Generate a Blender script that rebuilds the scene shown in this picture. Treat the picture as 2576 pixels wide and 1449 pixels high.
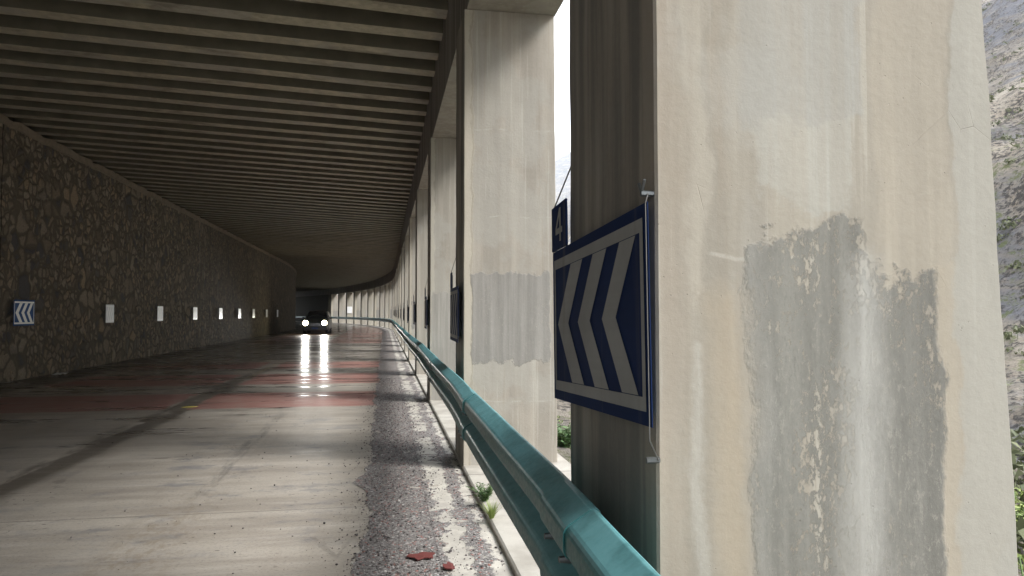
import bpy, bmesh, math, random
from mathutils import Vector, noise, Matrix
R = math.radians
random.seed(7)
for o in list(bpy.data.objects): bpy.data.objects.remove(o)
S = bpy.context.scene
COL = S.collection

# ------------------------------------------------------------------ camera
YAW = math.atan(320/1860.0)
PITCH = math.atan(63.5/1860.0)
cam = bpy.data.cameras.new('camera'); camo = bpy.data.objects.new('camera', cam); COL.objects.link(camo)
camo.location = (0, 0, 1.5)
camo.rotation_euler = (R(90)+PITCH, 0, -YAW)
cam.sensor_width = 36; cam.lens = 36*1860/2576.0
cam.clip_start = 0.05; cam.clip_end = 9000
S.camera = camo
# ------------------------------------------------------------------ sky and sun (bright overcast)
SUN_EL, SUN_AZ = R(44), R(122)      # azimuth clockwise from +Y (road direction)
w = bpy.data.worlds.new('World'); S.world = w; w.use_nodes = True
nt = w.node_tree; nt.nodes.clear()
out = nt.nodes.new('ShaderNodeOutputWorld'); bg = nt.nodes.new('ShaderNodeBackground')
sky = nt.nodes.new('ShaderNodeTexSky'); sky.sky_type = 'NISHITA'; sky.sun_disc = False
sky.sun_elevation = SUN_EL; sky.sun_rotation = SUN_AZ
mx = nt.nodes.new('ShaderNodeMix'); mx.data_type = 'RGBA'; mx.inputs[0].default_value = 0.78
nt.links.new(sky.outputs[0], mx.inputs[6]); mx.inputs[7].default_value = (8.0, 8.05, 8.15, 1)
nt.links.new(mx.outputs[2], bg.inputs[0]); bg.inputs[1].default_value = 0.12
nt.links.new(bg.outputs[0], out.inputs[0])
sl = bpy.data.lights.new('sun', 'SUN'); sl.energy = 1.5; sl.angle = R(20); sl.color = (1, .975, .94)
so = bpy.data.objects.new('sun', sl); COL.objects.link(so)
d = Vector((math.sin(SUN_AZ)*math.cos(SUN_EL), math.cos(SUN_AZ)*math.cos(SUN_EL), math.sin(SUN_EL)))
so.rotation_euler = d.to_track_quat('Z', 'Y').to_euler()
S.view_settings.view_transform = 'Standard'; S.view_settings.look = 'None'
S.view_settings.exposure = 1.87; S.view_settings.gamma = 1
S.render.engine = 'CYCLES'
S.cycles.use_denoising = True
S.cycles.max_bounces = 10; S.cycles.diffuse_bounces = 7; S.cycles.glossy_bounces = 4
S.cycles.sample_clamp_indirect = 6

# ------------------------------------------------------------------ material helper
class MB:
    def __init__(s, name):
        s.m = bpy.data.materials.new(name); s.m.use_nodes = True
        s.n = s.m.node_tree.nodes; s.l = s.m.node_tree.links
        s.b = s.n['Principled BSDF']; s.tc = s.n.new('ShaderNodeTexCoord')
    def put(s, sock, v):
        if isinstance(v, bpy.types.NodeSocket): s.l.new(v, sock)
        elif v is not None:
            if hasattr(sock.default_value, '__len__') and not hasattr(v, '__len__'): v = (v,)*len(sock.default_value)
            if hasattr(v, '__len__') and len(sock.default_value) == 4 and len(v) == 3: v = (*v, 1)
            sock.default_value = v
    def co(s, kind='Object', scale=(1, 1, 1), off=(0, 0, 0)):
        m = s.n.new('ShaderNodeMapping'); s.l.new(s.tc.outputs[kind], m.inputs[0])
        m.inputs['Scale'].default_value = scale; m.inputs['Location'].default_value = off
        return m.outputs[0]
    def noise(s, co, sc=1, det=4, rough=.55, dist=0):
        t = s.n.new('ShaderNodeTexNoise'); s.l.new(co, t.inputs['Vector'])
        t.inputs['Scale'].default_value = sc; t.inputs['Detail'].default_value = det
        t.inputs['Roughness'].default_value = rough; t.inputs['Distortion'].default_value = dist
        return t.outputs['Fac']
    def vor(s, co, sc=1, feat='F1', rnd=1):
        t = s.n.new('ShaderNodeTexVoronoi'); t.feature = feat; s.l.new(co, t.inputs['Vector'])
        t.inputs['Scale'].default_value = sc; t.inputs['Randomness'].default_value = rnd
        return t
    def ramp(s, f, a, b, lo=0., hi=1., smooth=True):
        t = s.n.new('ShaderNodeMapRange'); t.interpolation_type = 'SMOOTHSTEP' if smooth else 'LINEAR'
        s.put(t.inputs['Value'], f); s.put(t.inputs['From Min'], a); s.put(t.inputs['From Max'], b)
        t.inputs['To Min'].default_value = lo; t.inputs['To Max'].default_value = hi
        return t.outputs[0]
    def math(s, op, a, b=None, c=None):
        t = s.n.new('ShaderNodeMath'); t.operation = op
        s.put(t.inputs[0], a); s.put(t.inputs[1], b); s.put(t.inputs[2], c)
        return t.outputs[0]
    def mix(s, f, a, b, mode='MIX'):
        t = s.n.new('ShaderNodeMix'); t.data_type = 'RGBA'; t.blend_type = mode
        s.put(t.inputs[0], f); s.put(t.inputs[6], a); s.put(t.inputs[7], b)
        return t.outputs[2]
    def xyz(s, co):
        t = s.n.new('ShaderNodeSeparateXYZ'); s.l.new(co, t.inputs[0]); return t.outputs
    def bump(s, h, strength=.3, dist=.01, nrm=None):
        t = s.n.new('ShaderNodeBump'); s.put(t.inputs['Height'], h)
        t.inputs['Strength'].default_value = strength; t.inputs['Distance'].default_value = dist
        if nrm is not None: s.l.new(nrm, t.inputs['Normal'])
        return t.outputs[0]
    def box(s, x, y, x0, x1, y0, y1, e=.01):
        a = s.math('MULTIPLY', s.ramp(x, x0-e, x0+e), s.ramp(x, x1+e, x1-e))
        b = s.math('MULTIPLY', s.ramp(y, y0-e, y0+e), s.ramp(y, y1+e, y1-e))
        return s.math('MULTIPLY', a, b)
    def fin(s, col=None, rough=.8, nrm=None, metal=0, spec=None):
        s.put(s.b.inputs['Base Color'], col); s.put(s.b.inputs['Roughness'], rough)
        s.put(s.b.inputs['Metallic'], metal)
        if spec is not None: s.put(s.b.inputs['Specular IOR Level'], spec)
        if nrm is not None: s.l.new(nrm, s.b.inputs['Normal'])
        return s.m

def plain(name, col, rough=.6, metal=0, var=.25, sc=20):
    m = MB(name); c = m.co()
    f = m.noise(c, sc, 5)
    k = m.mix(f, [x*(1-var) for x in col], [min(1, x*(1+var)) for x in col])
    return m.fin(k, rough, m.bump(f, .15, .002), metal)

def concrete(name, base=(.44, .385, .31), patches=(), dark=(), seed=0., old=.5, strips=(), joints=(1.85,), side_shade=True, zones=(), blotch=False):
    """painted / rendered concrete: cream wash, grey rendered patches, streaks and fine cracks"""
    m = MB(name); c = m.co(off=(seed, seed*.7, 0)); p = m.xyz(m.co())
    st = m.co(scale=(6, 6, .32), off=(seed*3, 0, seed))
    big = m.noise(c, .9, 6, .6); fine = m.noise(c, 38, 6, .7); mid = m.noise(c, 7, 6, .65)
    streak = m.noise(st, 1.0, 6, .6)
    stf = m.noise(m.co(scale=(26, 26, .5), off=(seed, 3, 1)), 1.0, 5, .6)
    col = m.mix(m.ramp(streak, .36, .66), [v*.80 for v in base], [min(1, v*1.1) for v in base])
    grey = (.36, .345, .305)
    col = m.mix(m.math('MULTIPLY', m.ramp(big, .5, .56), .55), col, grey)
    col = m.mix(m.math('MULTIPLY', m.ramp(stf, .55, .72), .3), col, (.27, .22, .165))
    col = m.mix(m.math('MULTIPLY', m.ramp(stf, .42, .33), .3), col, (.55, .52, .45))
    # ragged coordinates
    wob = m.noise(m.co(scale=(1, 1, .55), off=(seed+4, 0, 0)), 6, 8, .64)
    wx = m.math('ADD', p[0], m.math('MULTIPLY', m.math('SUBTRACT', wob, .5), .16))
    wob2 = m.noise(m.co(off=(seed+9, 2, 5)), 7, 8, .66)
    wz = m.math('ADD', p[2], m.math('MULTIPLY', m.math('SUBTRACT', wob2, .5), .3))
    for (x0, x1, cc, k) in strips:               # long vertical painted strips (x range, colour, strength)
        f = m.math('MULTIPLY', m.ramp(wx, x0-.006, x0+.006), m.ramp(wx, x1+.006, x1-.006))
        col = m.mix(m.math('MULTIPLY', f, k), col, cc)
    for (x0, x1, z0, z1, cc, k) in zones:
        f = m.box(wx, wz, x0, x1, z0, z1, .014)
        col = m.mix(m.math('MULTIPLY', f, m.ramp(stf, .3, .62, k, k*.55)), col, cc)
    for jz in joints:                            # shutter board joint lines
        f = m.ramp(m.math('ABSOLUTE', m.math('SUBTRACT', m.math('ADD', p[2], m.math('MULTIPLY', m.math('SUBTRACT', big, .5), .25)), jz)), .009, .002)
        col = m.mix(m.math('MULTIPLY', f, m.ramp(mid, .46, .62, 0, .45)), col, (.50, .47, .41))
    h = m.math('ADD', m.math('MULTIPLY', fine, .35), m.math('MULTIPLY', mid, .5))
    hf = None
    for (x0, x1, z0, z1, pc, worn) in patches:
        sl_ = .28 if worn > .9 and x0 < 0 else .0
        zz = m.math('SUBTRACT', wz, m.math('MULTIPLY', m.math('SUBTRACT', p[0], x1), sl_)) if sl_ else wz
        f = m.box(wx, zz, x0, x1, z0, z1, .012)
        wr = m.noise(m.co(scale=(1, 1, .5), off=(seed*2, 1, 1)), 48, 8, .8)
        lg = m.noise(m.co(scale=(1, 1, .35), off=(seed, 7, 7)), 5, 6, .6)
        holes = m.ramp(m.math('ADD', m.math('ADD', m.math('MULTIPLY', wr, .9), m.math('MULTIPLY', lg, .6)), m.ramp(p[2], 1.3, 1.75, 0, .055 if worn > .9 else 0)), .865-worn*.05, .90-worn*.05)
        vstr = m.noise(m.co(scale=(14, 14, .6), off=(seed, 5, 1)), 1, 6, .65)
        pcol = m.mix(m.ramp(vstr, .35, .68), [v*.82 for v in pc], [v*1.25 for v in pc])
        ck = m.vor(m.co(scale=(1, 1, .7)), 42, 'DISTANCE_TO_EDGE').outputs['Distance']
        pcol = m.mix(m.math('MULTIPLY', m.ramp(ck, .03, .0, 0, .3*worn), m.ramp(lg, .45, .6)), pcol, (.36, .345, .30))
        pcol = m.mix(m.ramp(wr, .52, .60, 0, .55*worn), pcol, (.33, .315, .27))
        pcol = m.mix(m.ramp(wr, .46, .38, 0, .5*worn), pcol, [v*.7 for v in pc])
        pcol = m.mix(m.ramp(fine, .4, .7, 0, .35), pcol, [v*.8 for v in pc])
        f = m.math('MULTIPLY', f, m.math('SUBTRACT', 1., m.math('MULTIPLY', holes, min(1, worn*1.2))))
        col = m.mix(f, col, pcol)
        hf = f if hf is None else m.math('MAXIMUM', hf, f)
        h = m.math('ADD', h, m.math('MULTIPLY', m.math('MULTIPLY', f, wr), .5*worn))
    if hf is not None: h = m.math('ADD', h, m.math('MULTIPLY', hf, .45))
    for (x0, x1, z0, z1, pc, k) in dark:         # soft washes
        f = m.box(wx, wz, x0, x1, z0, z1, .05)
        col = m.mix(m.math('MULTIPLY', f, m.ramp(streak, .3, .6, k*.5, k)), col, pc)
    if blotch:
        bn = m.noise(m.co(scale=(.7, 1.2, 1)), 1.5, 7, .68)
        col = m.mix(m.ramp(bn, .50, .68, 0, .75), col, (.15, .13, .095))
        col = m.mix(m.ramp(m.noise(m.co(scale=(.5, 1.3, 1), off=(9, 9, 9)), 1.9, 6, .7), .62, .72, 0, .6), col, (.5, .48, .43))
    if side_shade:  # shade painted on the road-facing sides, broken up by drip streaks
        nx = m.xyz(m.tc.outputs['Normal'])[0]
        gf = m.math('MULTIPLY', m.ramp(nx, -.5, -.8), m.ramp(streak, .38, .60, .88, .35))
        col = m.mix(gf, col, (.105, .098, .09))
    cr = m.vor(m.co(scale=(1, 1, .7), off=(seed, seed, seed)), 7, 'DISTANCE_TO_EDGE').outputs['Distance']
    crk = m.math('MULTIPLY', m.ramp(cr, .006, .0), m.ramp(m.noise(c, 2.1, 3), .6, .68, 0, .3))
    col = m.mix(crk, col, (.16, .13, .1))
    pit = m.vor(c, 55).outputs['Distance']
    pits = m.math('MULTIPLY', m.ramp(pit, .12, .05), m.ramp(m.noise(c, 14, 2), .6, .66))
    col = m.mix(m.math('MULTIPLY', pits, .6), col, (.12, .1, .08))
    col = m.mix(.14, col, m.mix(fine, (.2, .18, .15), (.6, .57, .5)), 'MIX')
    h = m.math('SUBTRACT', h, m.math('MULTIPLY', m.math('ADD', crk, pits), .8))
    return m.fin(col, .82, m.bump(h, .55, .008), spec=.3)

M = {}
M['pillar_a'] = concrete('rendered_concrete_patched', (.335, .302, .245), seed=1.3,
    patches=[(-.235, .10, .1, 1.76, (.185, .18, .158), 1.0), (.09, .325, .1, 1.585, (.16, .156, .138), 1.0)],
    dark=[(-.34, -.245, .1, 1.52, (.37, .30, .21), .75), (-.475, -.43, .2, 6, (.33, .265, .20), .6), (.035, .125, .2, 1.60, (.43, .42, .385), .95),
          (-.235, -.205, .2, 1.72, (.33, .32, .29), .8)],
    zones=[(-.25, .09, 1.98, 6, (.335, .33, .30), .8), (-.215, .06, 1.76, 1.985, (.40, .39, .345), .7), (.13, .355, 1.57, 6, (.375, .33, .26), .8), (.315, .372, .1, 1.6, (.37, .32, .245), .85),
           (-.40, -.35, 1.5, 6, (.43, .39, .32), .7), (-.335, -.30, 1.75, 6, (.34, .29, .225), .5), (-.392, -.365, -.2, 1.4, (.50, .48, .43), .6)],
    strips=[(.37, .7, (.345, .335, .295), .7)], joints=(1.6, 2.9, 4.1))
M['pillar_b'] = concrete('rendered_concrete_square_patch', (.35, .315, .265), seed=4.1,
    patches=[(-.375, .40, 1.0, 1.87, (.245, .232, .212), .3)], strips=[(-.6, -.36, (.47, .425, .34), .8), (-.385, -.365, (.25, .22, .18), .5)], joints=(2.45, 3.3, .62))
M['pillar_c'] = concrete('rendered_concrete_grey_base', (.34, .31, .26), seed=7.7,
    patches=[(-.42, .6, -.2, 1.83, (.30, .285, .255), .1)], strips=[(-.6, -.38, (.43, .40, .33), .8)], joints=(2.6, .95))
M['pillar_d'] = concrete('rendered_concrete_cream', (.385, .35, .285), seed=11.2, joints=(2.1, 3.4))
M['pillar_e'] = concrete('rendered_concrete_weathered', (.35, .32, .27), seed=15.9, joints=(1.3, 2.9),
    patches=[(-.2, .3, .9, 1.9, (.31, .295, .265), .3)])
M['rib'] = concrete('precast_rib_concrete', (.47, .425, .31), seed=2.2, joints=(), blotch=True, side_shade=False)
M['beam'] = concrete('edge_beam_concrete', (.34, .31, .265), seed=3.7, joints=(), side_shade=True)
M['rib_side'] = plain('shaded_rib_side', (.20, .182, .135), .95, 0, .4, 3)  # shade of the recesses put into a darker rib side colour
M['soffit'] = plain('roof_slab_concrete', (.075, .068, .046), .9, 0, .35, 3)  # slab colour darkened to carry the shade between the ribs
M['coping'] = plain('coping_mortar', (.27, .225, .165), .95, 0, .4, 9)

# ---- rubble stone wall
def stone_wall_mat():
    m = MB('rubble_stone_masonry'); c0 = m.co('UV', (2.3, 2.3, 1))
    wn = m.n.new('ShaderNodeTexNoise'); m.l.new(m.co('UV'), wn.inputs['Vector']); wn.inputs['Scale'].default_value = 3.2; wn.inputs['Detail'].default_value = 3
    va = m.n.new('ShaderNodeVectorMath'); va.operation = 'MULTIPLY_ADD'
    m.l.new(wn.outputs['Color'], va.inputs[0]); va.inputs[1].default_value = (.42, .42, 0); m.l.new(c0, va.inputs[2])
    co = va.outputs[0]
    v1 = m.vor(co, 1.0, 'F1', .95); e1 = m.vor(co, 1.0, 'DISTANCE_TO_EDGE', .95).outputs['Distance']
    v2 = m.vor(co, 2.1, 'F1', 1); e2 = m.vor(co, 2.1, 'DISTANCE_TO_EDGE', 1).outputs['Distance']
    sel = m.ramp(m.noise(m.co('UV', (.6, .6, 1)), 1.4, 3), .44, .5)
    r1 = m.xyz(v1.outputs['Color']); r2 = m.xyz(v2.outputs['Color'])
    rnd = m.math('ADD', m.math('MULTIPLY', r1[0], m.math('SUBTRACT', 1., sel)), m.math('MULTIPLY', r2[0], sel))
    rn2 = m.math('ADD', m.math('MULTIPLY', r1[1], m.math('SUBTRACT', 1., sel)), m.math('MULTIPLY', r2[1], sel))
    edge = m.math('ADD', m.math('MULTIPLY', e1, m.math('SUBTRACT', 1., sel)), m.math('MULTIPLY', e2, m.math('MULTIPLY', sel, .7)))
    fn = m.noise(m.co('UV'), 22, 7, .7)
    edge = m.math('ADD', edge, m.math('MULTIPLY', m.math('SUBTRACT', fn, .5), .09))
    col = m.mix(rnd, (.23, .19, .14), (.46, .395, .295))
    col = m.mix(m.ramp(rn2, .72, .95), col, (.46, .36, .24))
    col = m.mix(m.ramp(rn2, .25, .05), col, (.13, .13, .135))
    col = m.mix(m.ramp(fn, .35, .7, 0, .5), col, (.12, .10, .07))
    mort = m.ramp(edge, .12, .05)
    col = m.mix(m.math('MULTIPLY', mort, .9), col, (.155, .133, .10))
    uv = m.xyz(m.co('UV'))
    drip = m.noise(m.co('UV', (1.6, .12, 1), (.4, 0, 0)), 1, 5, .6)
    dm = m.math('MULTIPLY', m.ramp(drip, .60, .72), m.ramp(uv[0], 24, 34, .12, .8))
    col = m.mix(m.math('MULTIPLY', dm, .7), col, (.38, .36, .31))
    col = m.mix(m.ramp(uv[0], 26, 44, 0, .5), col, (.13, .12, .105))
    # expansion joints every 9.6 m
    j = m.math('ABSOLUTE', m.math('SUBTRACT', m.math('FRACT', m.math('DIVIDE', m.math('ADD', uv[0], 6.6), 9.6)), .5))
    jl = m.ramp(j, .0025, .0012)
    col = m.mix(m.math('MULTIPLY', jl, .9), col, (.02, .017, .014))
    h = m.math('ADD', m.ramp(edge, .0, .2), m.math('MULTIPLY', fn, .35))
    h = m.math('ADD', h, m.math('MULTIPLY', rnd, .5))
    h = m.math('SUBTRACT', h, jl)
    return m.fin(col, m.ramp(fn, .3, .7, .75, .95), m.bump(h, .9, .06), spec=.25)
M['stone'] = stone_wall_mat()

# ---- wet road
def road_mat():
    m = MB('worn_wet_concrete_road'); uv = m.co('UV'); p = m.xyz(uv); u, v = p[0], p[1]
    lane = m.noise(m.co('UV', (.55, 3.2, 1)), 1, 7, .62)            # smears lying across the road
    lane2 = m.noise(m.co('UV', (.9, 8, 1), (3, 1, 0)), 1, 6, .65)
    big = m.noise(uv, .35, 5, .6); mid = m.noise(uv, 2.3, 6, .65); fine = m.noise(uv, 45, 5, .7)
    along = m.noise(m.co('UV', (2.4, .16, 1)), 1, 5, .6)
    col = m.mix(m.ramp(lane, .30, .70), (.33, .295, .25), (.46, .42, .36))
    col = m.mix(m.ramp(lane2, .5, .72, 0, .45), col, (.58, .545, .49))
    col = m.mix(m.ramp(along, .52, .68, 0, .35), col, (.27, .235, .195))
    col = m.mix(m.ramp(mid, .56, .7, 0, .5), col, (.25, .24, .235))
    col = m.mix(m.ramp(fine, .48, .7, 0, .42), col, (.12, .11, .10))
    # slab joints
    jf = m.math('ABSOLUTE', m.math('SUBTRACT', m.math('FRACT', m.math('DIVIDE', m.math('ADD', v, .55), 4.3)), .5))
    jn = m.ramp(m.math('ADD', jf, m.math('MULTIPLY', m.math('SUBTRACT', mid, .5), .002)), .0026, .0008)
    col = m.mix(m.math('MULTIPLY', jn, .55), col, (.07, .06, .05))
    hc = m.vor(m.co('UV', (1, .8, 1)), 1.1, 'DISTANCE_TO_EDGE').outputs['Distance']
    hc = m.math('MULTIPLY', m.ramp(m.math('ADD', hc, m.math('MULTIPLY', m.math('SUBTRACT', mid, .5), .12)), .005, .0), m.ramp(big, .54, .6, 0, .35))
    col = m.mix(hc, col, (.07, .06, .055))
    # dirt specks and short gouges
    sp = m.vor(m.co('UV', (9, 16, 1)), 1).outputs['Distance']
    spk = m.math('MULTIPLY', m.ramp(sp, .17, .1), m.ramp(m.noise(uv, 1.1, 3), .52, .6))
    col = m.mix(m.math('MULTIPLY', spk, .75), col, (.05, .045, .04))
    # oily tyre marks
    oil = m.math('MULTIPLY', m.ramp(m.noise(m.co('UV', (1.3, 1.5, 1), (5, 2, 0)), 1, 6, .65), .6, .7), .6)
    col = m.mix(oil, col, (.10, .10, .11))
    ty = m.math('ABSOLUTE', m.math('ADD', m.math('ADD', u, 1.5), m.math('MULTIPLY', m.math('SUBTRACT', m.noise(m.co('UV', (1, .3, 1)), 1, 3), .5), .25)))
    tyn = m.noise(m.co('UV', (9, 1.2, 1)), 1, 5, .7)
    tm = m.math('MULTIPLY', m.math('MULTIPLY', m.ramp(ty, .10, .03), m.ramp(tyn, .42, .6)), m.math('MULTIPLY', m.ramp(v, 5.8, 7), m.ramp(v, 13, 10)))
    col = m.mix(m.math('MULTIPLY', tm, .5), col, (.10, .095, .09))
    tn = m.math('MULTIPLY', m.math('MULTIPLY', m.ramp(ty, .32, .1), m.ramp(m.noise(m.co('UV', (14, 7, 1)), 1, 4, .7), .46, .6)), m.ramp(v, 8, 5))
    col = m.mix(m.math('MULTIPLY', tn, .45), col, (.24, .19, .13))
    sm = m.noise(m.co('UV', (1.0, 1.6, 1), (2.2, 4.4, 0)), 1.3, 7, .7)
    sm = m.math('MULTIPLY', m.ramp(sm, .53, .64), m.math('MULTIPLY', m.ramp(u, -2.6, -1.9), m.ramp(u, .1, -.5)))
    col = m.mix(m.math('MULTIPLY', m.math('MULTIPLY', sm, m.ramp(v, 4.2, 5.4)), .55), col, (.17, .175, .19))
    # centre joint, worn dashed line and dark seep along it
    wav = m.math('ADD', u, m.math('MULTIPLY', m.math('SUBTRACT', m.noise(m.co('UV', (1, .35, 1)), 1.4, 5, .6), .5), .5))
    seep = m.math('MULTIPLY', m.ramp(wav, -3.46, -3.32), m.ramp(wav, -2.86, -3.06))
    seep = m.math('MULTIPLY', seep, m.ramp(m.noise(m.co('UV', (2, .5, 1), (8, 8, 0)), 1.2, 5, .6), .36, .46))
    seep = m.math('MULTIPLY', seep, m.ramp(v, 22, 18))
    col = m.mix(m.math('MULTIPLY', seep, .78), col, (.075, .063, .048))
    dash = m.box(u, v, -3.21, -3.08, 18.5, 23.8, .02)
    dash = m.math('MULTIPLY', dash, m.ramp(mid, .42, .6))
    col = m.mix(m.math('MULTIPLY', dash, .8), col, (.5, .42, .22))
    # red anti-skid bands
    wu = m.math('ADD', u, m.math('MULTIPLY', m.math('SUBTRACT', m.noise(uv, 2.5, 6, .7), .5), .5))
    wv = m.math('ADD', v, m.math('MULTIPLY', m.math('SUBTRACT', m.noise(m.co('UV', (1, 3, 1)), 2.2, 6, .7), .5), .22))
    red = None
    for (a, b) in ((12.3, 14.6), (16.3, 19.0), (20.9, 23.6), (38, 44), (45.5, 51.5), (53, 59), (60.5, 66), (68, 74), (76, 82)):
        f = m.box(wu, wv, -3.02, -.06, a, b, .03)
        f2 = m.box(wu, wv, -6.9, -3.42, a, b, .03)
        f = m.math('MAXIMUM', f, f2)
        red = f if red is None else m.math('MAXIMUM', red, f)
    worn = m.ramp(m.noise(m.co('UV', (1, 3.5, 1), (2, 2, 0)), 2.3, 7, .72), .66, .46, .35, .9)
    redf = m.math('MULTIPLY', red, worn)
    col = m.mix(redf, col, m.mix(fine, (.30, .12, .10), (.38, .19, .165)))
    # left gutter strip dark and dirty
    g = m.math('MULTIPLY', m.ramp(wu, -6.9, -7.15), .8)
    col = m.mix(g, col, (.07, .06, .05))
    edge_line = m.math('MULTIPLY', m.math('MULTIPLY', m.ramp(wav, -6.93, -6.9), m.ramp(wav, -6.72, -6.75)), m.ramp(mid, .4, .6, .1, .7))
    col = m.mix(edge_line, col, (.38, .36, .32))
    # wetness: patches that lie across the road, wetter further in
    wet = m.noise(m.co('UV', (.38, 1.35, 1), (1.7, .3, 0)), 1, 6, .6)
    wetf = m.ramp(m.math('ADD', wet, m.ramp(v, 3, 30, -.10, .10)), .46, .62)
    dk = m.mix(1.0, col, (.62, .62, .64), 'MULTIPLY')
    col = m.mix(wetf, col, dk)
    ro = m.ramp(wetf, 0, 1, .42, .19, False)
    ro = m.math('ADD', ro, m.math('MULTIPLY', m.math('SUBTRACT', lane2, .5), .42))
    h = m.math('ADD', m.math('MULTIPLY', fine, .25), m.math('MULTIPLY', m.noise(m.co('UV', (1.1, 26, 1)), 1, 4, .6), .8))
    h = m.math('SUBTRACT', h, m.math('MULTIPLY', jn, .8))
    return m.fin(col, ro, m.bump(h, .42, .006), spec=.55)
M['road'] = road_mat()

def shoulder_mat():
    """edge strip: pale gutter slab with a ragged sheet of dark grit over it"""
    m = MB('gritty_gutter_concrete'); uv = m.co('UV'); p = m.xyz(uv); u, v = p[0], p[1]
    mid = m.noise(uv, 3, 6, .65); fine = m.noise(uv, 60, 4, .7); rag = m.noise(m.co('UV', (1, .8, 1)), 2.6, 8, .7)
    slab = m.mix(m.ramp(mid, .35, .65), (.40, .375, .33), (.60, .57, .50))
    slab = m.mix(m.ramp(fine, .55, .8, 0, .4), slab, (.22, .2, .18))
    gv = m.vor(uv, 75); gc = m.xyz(gv.outputs['Color'])
    grit = m.mix(gc[0], (.075, .068, .066), (.255, .24, .23))
    grit = m.mix(m.ramp(gc[1], .86, .95), grit, (.42, .40, .38))
    grit = m.mix(m.ramp(gc[2], .93, .97), grit, (.25, .08, .06))
    wu = m.math('ADD', u, m.math('MULTIPLY', m.math('SUBTRACT', rag, .5), .42))
    g1 = m.ramp(wu, .40, .36)
    big = m.noise(m.co('UV', (.8, .5, 1), (3, 3, 0)), 1.6, 7, .7)
    g1 = m.math('MULTIPLY', g1, m.ramp(big, .33, .36))
    g2 = m.math('MULTIPLY', m.math('MULTIPLY', m.ramp(wu, .52, .535), m.ramp(wu, .66, .64)), m.ramp(mid, .36, .42))
    patch = m.math('MULTIPLY', m.ramp(wu, .3, .32), m.ramp(m.noise(uv, 1.5, 7, .7), .53, .55))
    g = m.math('MAXIMUM', m.math('MAXIMUM', g1, g2), patch)
    col = m.mix(m.math('MULTIPLY', g, .93), slab, grit)
    jl = m.ramp(m.math('ABSOLUTE', m.math('SUBTRACT', u, .335)), .005, .002)
    col = m.mix(m.math('MULTIPLY', jl, .5), col, (.06, .05, .05))
    h = m.math('ADD', m.math('MULTIPLY', g, m.math('ADD', .25, m.math('MULTIPLY', m.math('SUBTRACT', 1., gv.outputs['Distance']), .9))), m.math('MULTIPLY', fine, .2))
    return m.fin(col, m.ramp(g, 0, 1, .55, .8), m.bump(h, .7, .01), spec=.35)
M['shoulder'] = shoulder_mat()

def kerb_mat():
    m = MB('pale_kerb_slab'); uv = m.co('UV'); p = m.xyz(uv)
    mid = m.noise(uv, 3, 6, .6); fine = m.noise(uv, 50, 4, .7)
    col = m.mix(m.ramp(mid, .35, .68), (.36, .335, .29), (.50, .475, .42))
    col = m.mix(m.ramp(fine, .55, .78, 0, .45), col, (.2, .18, .15))
    j = m.math('ABSOLUTE', m.math('SUBTRACT', m.math('FRACT', m.math('DIVIDE', p[1], 2.675)), .5))
    jl = m.ramp(j, .004, .002)
    col = m.mix(m.math('MULTIPLY', jl, .8), col, (.07, .06, .05))
    return m.fin(col, .8, m.bump(m.math('SUBTRACT', m.math('ADD', m.math('MULTIPLY', fine, .3), m.math('MULTIPLY', mid, .4)), jl), .5, .008), spec=.3)
M['kerb'] = kerb_mat()

def rail_mat(name='green_painted_steel', tint=(.022, .135, .135)):
    m = MB(name); c = m.co(); f = m.noise(c, 9, 6, .7); g = m.noise(c, 60, 4, .7)
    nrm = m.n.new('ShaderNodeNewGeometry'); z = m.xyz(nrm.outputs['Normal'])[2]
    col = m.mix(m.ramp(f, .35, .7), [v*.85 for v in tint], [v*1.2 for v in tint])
    top_light = m.math('MULTIPLY', m.ramp(z, .1, .75), m.ramp(f, .3, .6, .35, .65))     # sky light painted as a paler tone on what faces up
    col = m.mix(top_light, col, (.22, .50, .54))
    chip = m.ramp(m.noise(c, 26, 7, .75), .70, .72)
    col = m.mix(m.math('MULTIPLY', chip, .85), col, (.03, .025, .02))
    return m.fin(col, m.ramp(g, .3, .7, .3, .48), m.bump(f, .12, .004), 0, .5)
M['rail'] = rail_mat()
M['bolt'] = plain('dull_zinc_bolt', (.14, .15, .15), .45, .7)
M['galv'] = plain('galvanised_bracket', (.35, .36, .36), .45, .8)
M['wire'] = plain('thin_grey_wire', (.16, .16, .155), .5, .6)
M['dark_metal'] = plain('dark_sign_back', (.03, .032, .035), .6, .3)

def sheet(name, col, rough=.75):
    m = MB(name); c = m.co(); f = m.noise(c, 3, 5, .6)
    band = m.noise(m.co(scale=(.4, .4, 34)), 1, 3, .5)
    k = m.mix(m.ramp(f, .3, .7), [v*.82 for v in col], col)
    k = m.mix(m.ramp(band, .4, .6, 0, .25), k, [v*.75 for v in col])
    vs = m.noise(m.co(scale=(9, 9, .5)), 1, 4, .6)
    k = m.mix(m.ramp(vs, .56, .75, 0, .3), k, (.14, .12, .1))
    return m.fin(k, rough, None, 0, .12)
M['sign_blue'] = sheet('blue_reflective_sheet', (.009, .024, .085))
M['sign_white'] = sheet('white_reflective_sheet', (.33, .33, .32))
M['sign_pale'] = plain('pale_reflective_sheet', (.85, .87, .88), .33, .65, .05)
M['sign_paleX'] = sheet('pale_weathered_sheet', (.86, .87, .86))
M['sign_pale_blue'] = sheet('faded_blue_sheet', (.06, .14, .36))
M['sign_grey'] = plain('retro_glow_sheet', (.70, .73, .76), .35, .6, .08)  # retroreflected glow put in as a pale panel colour

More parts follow.
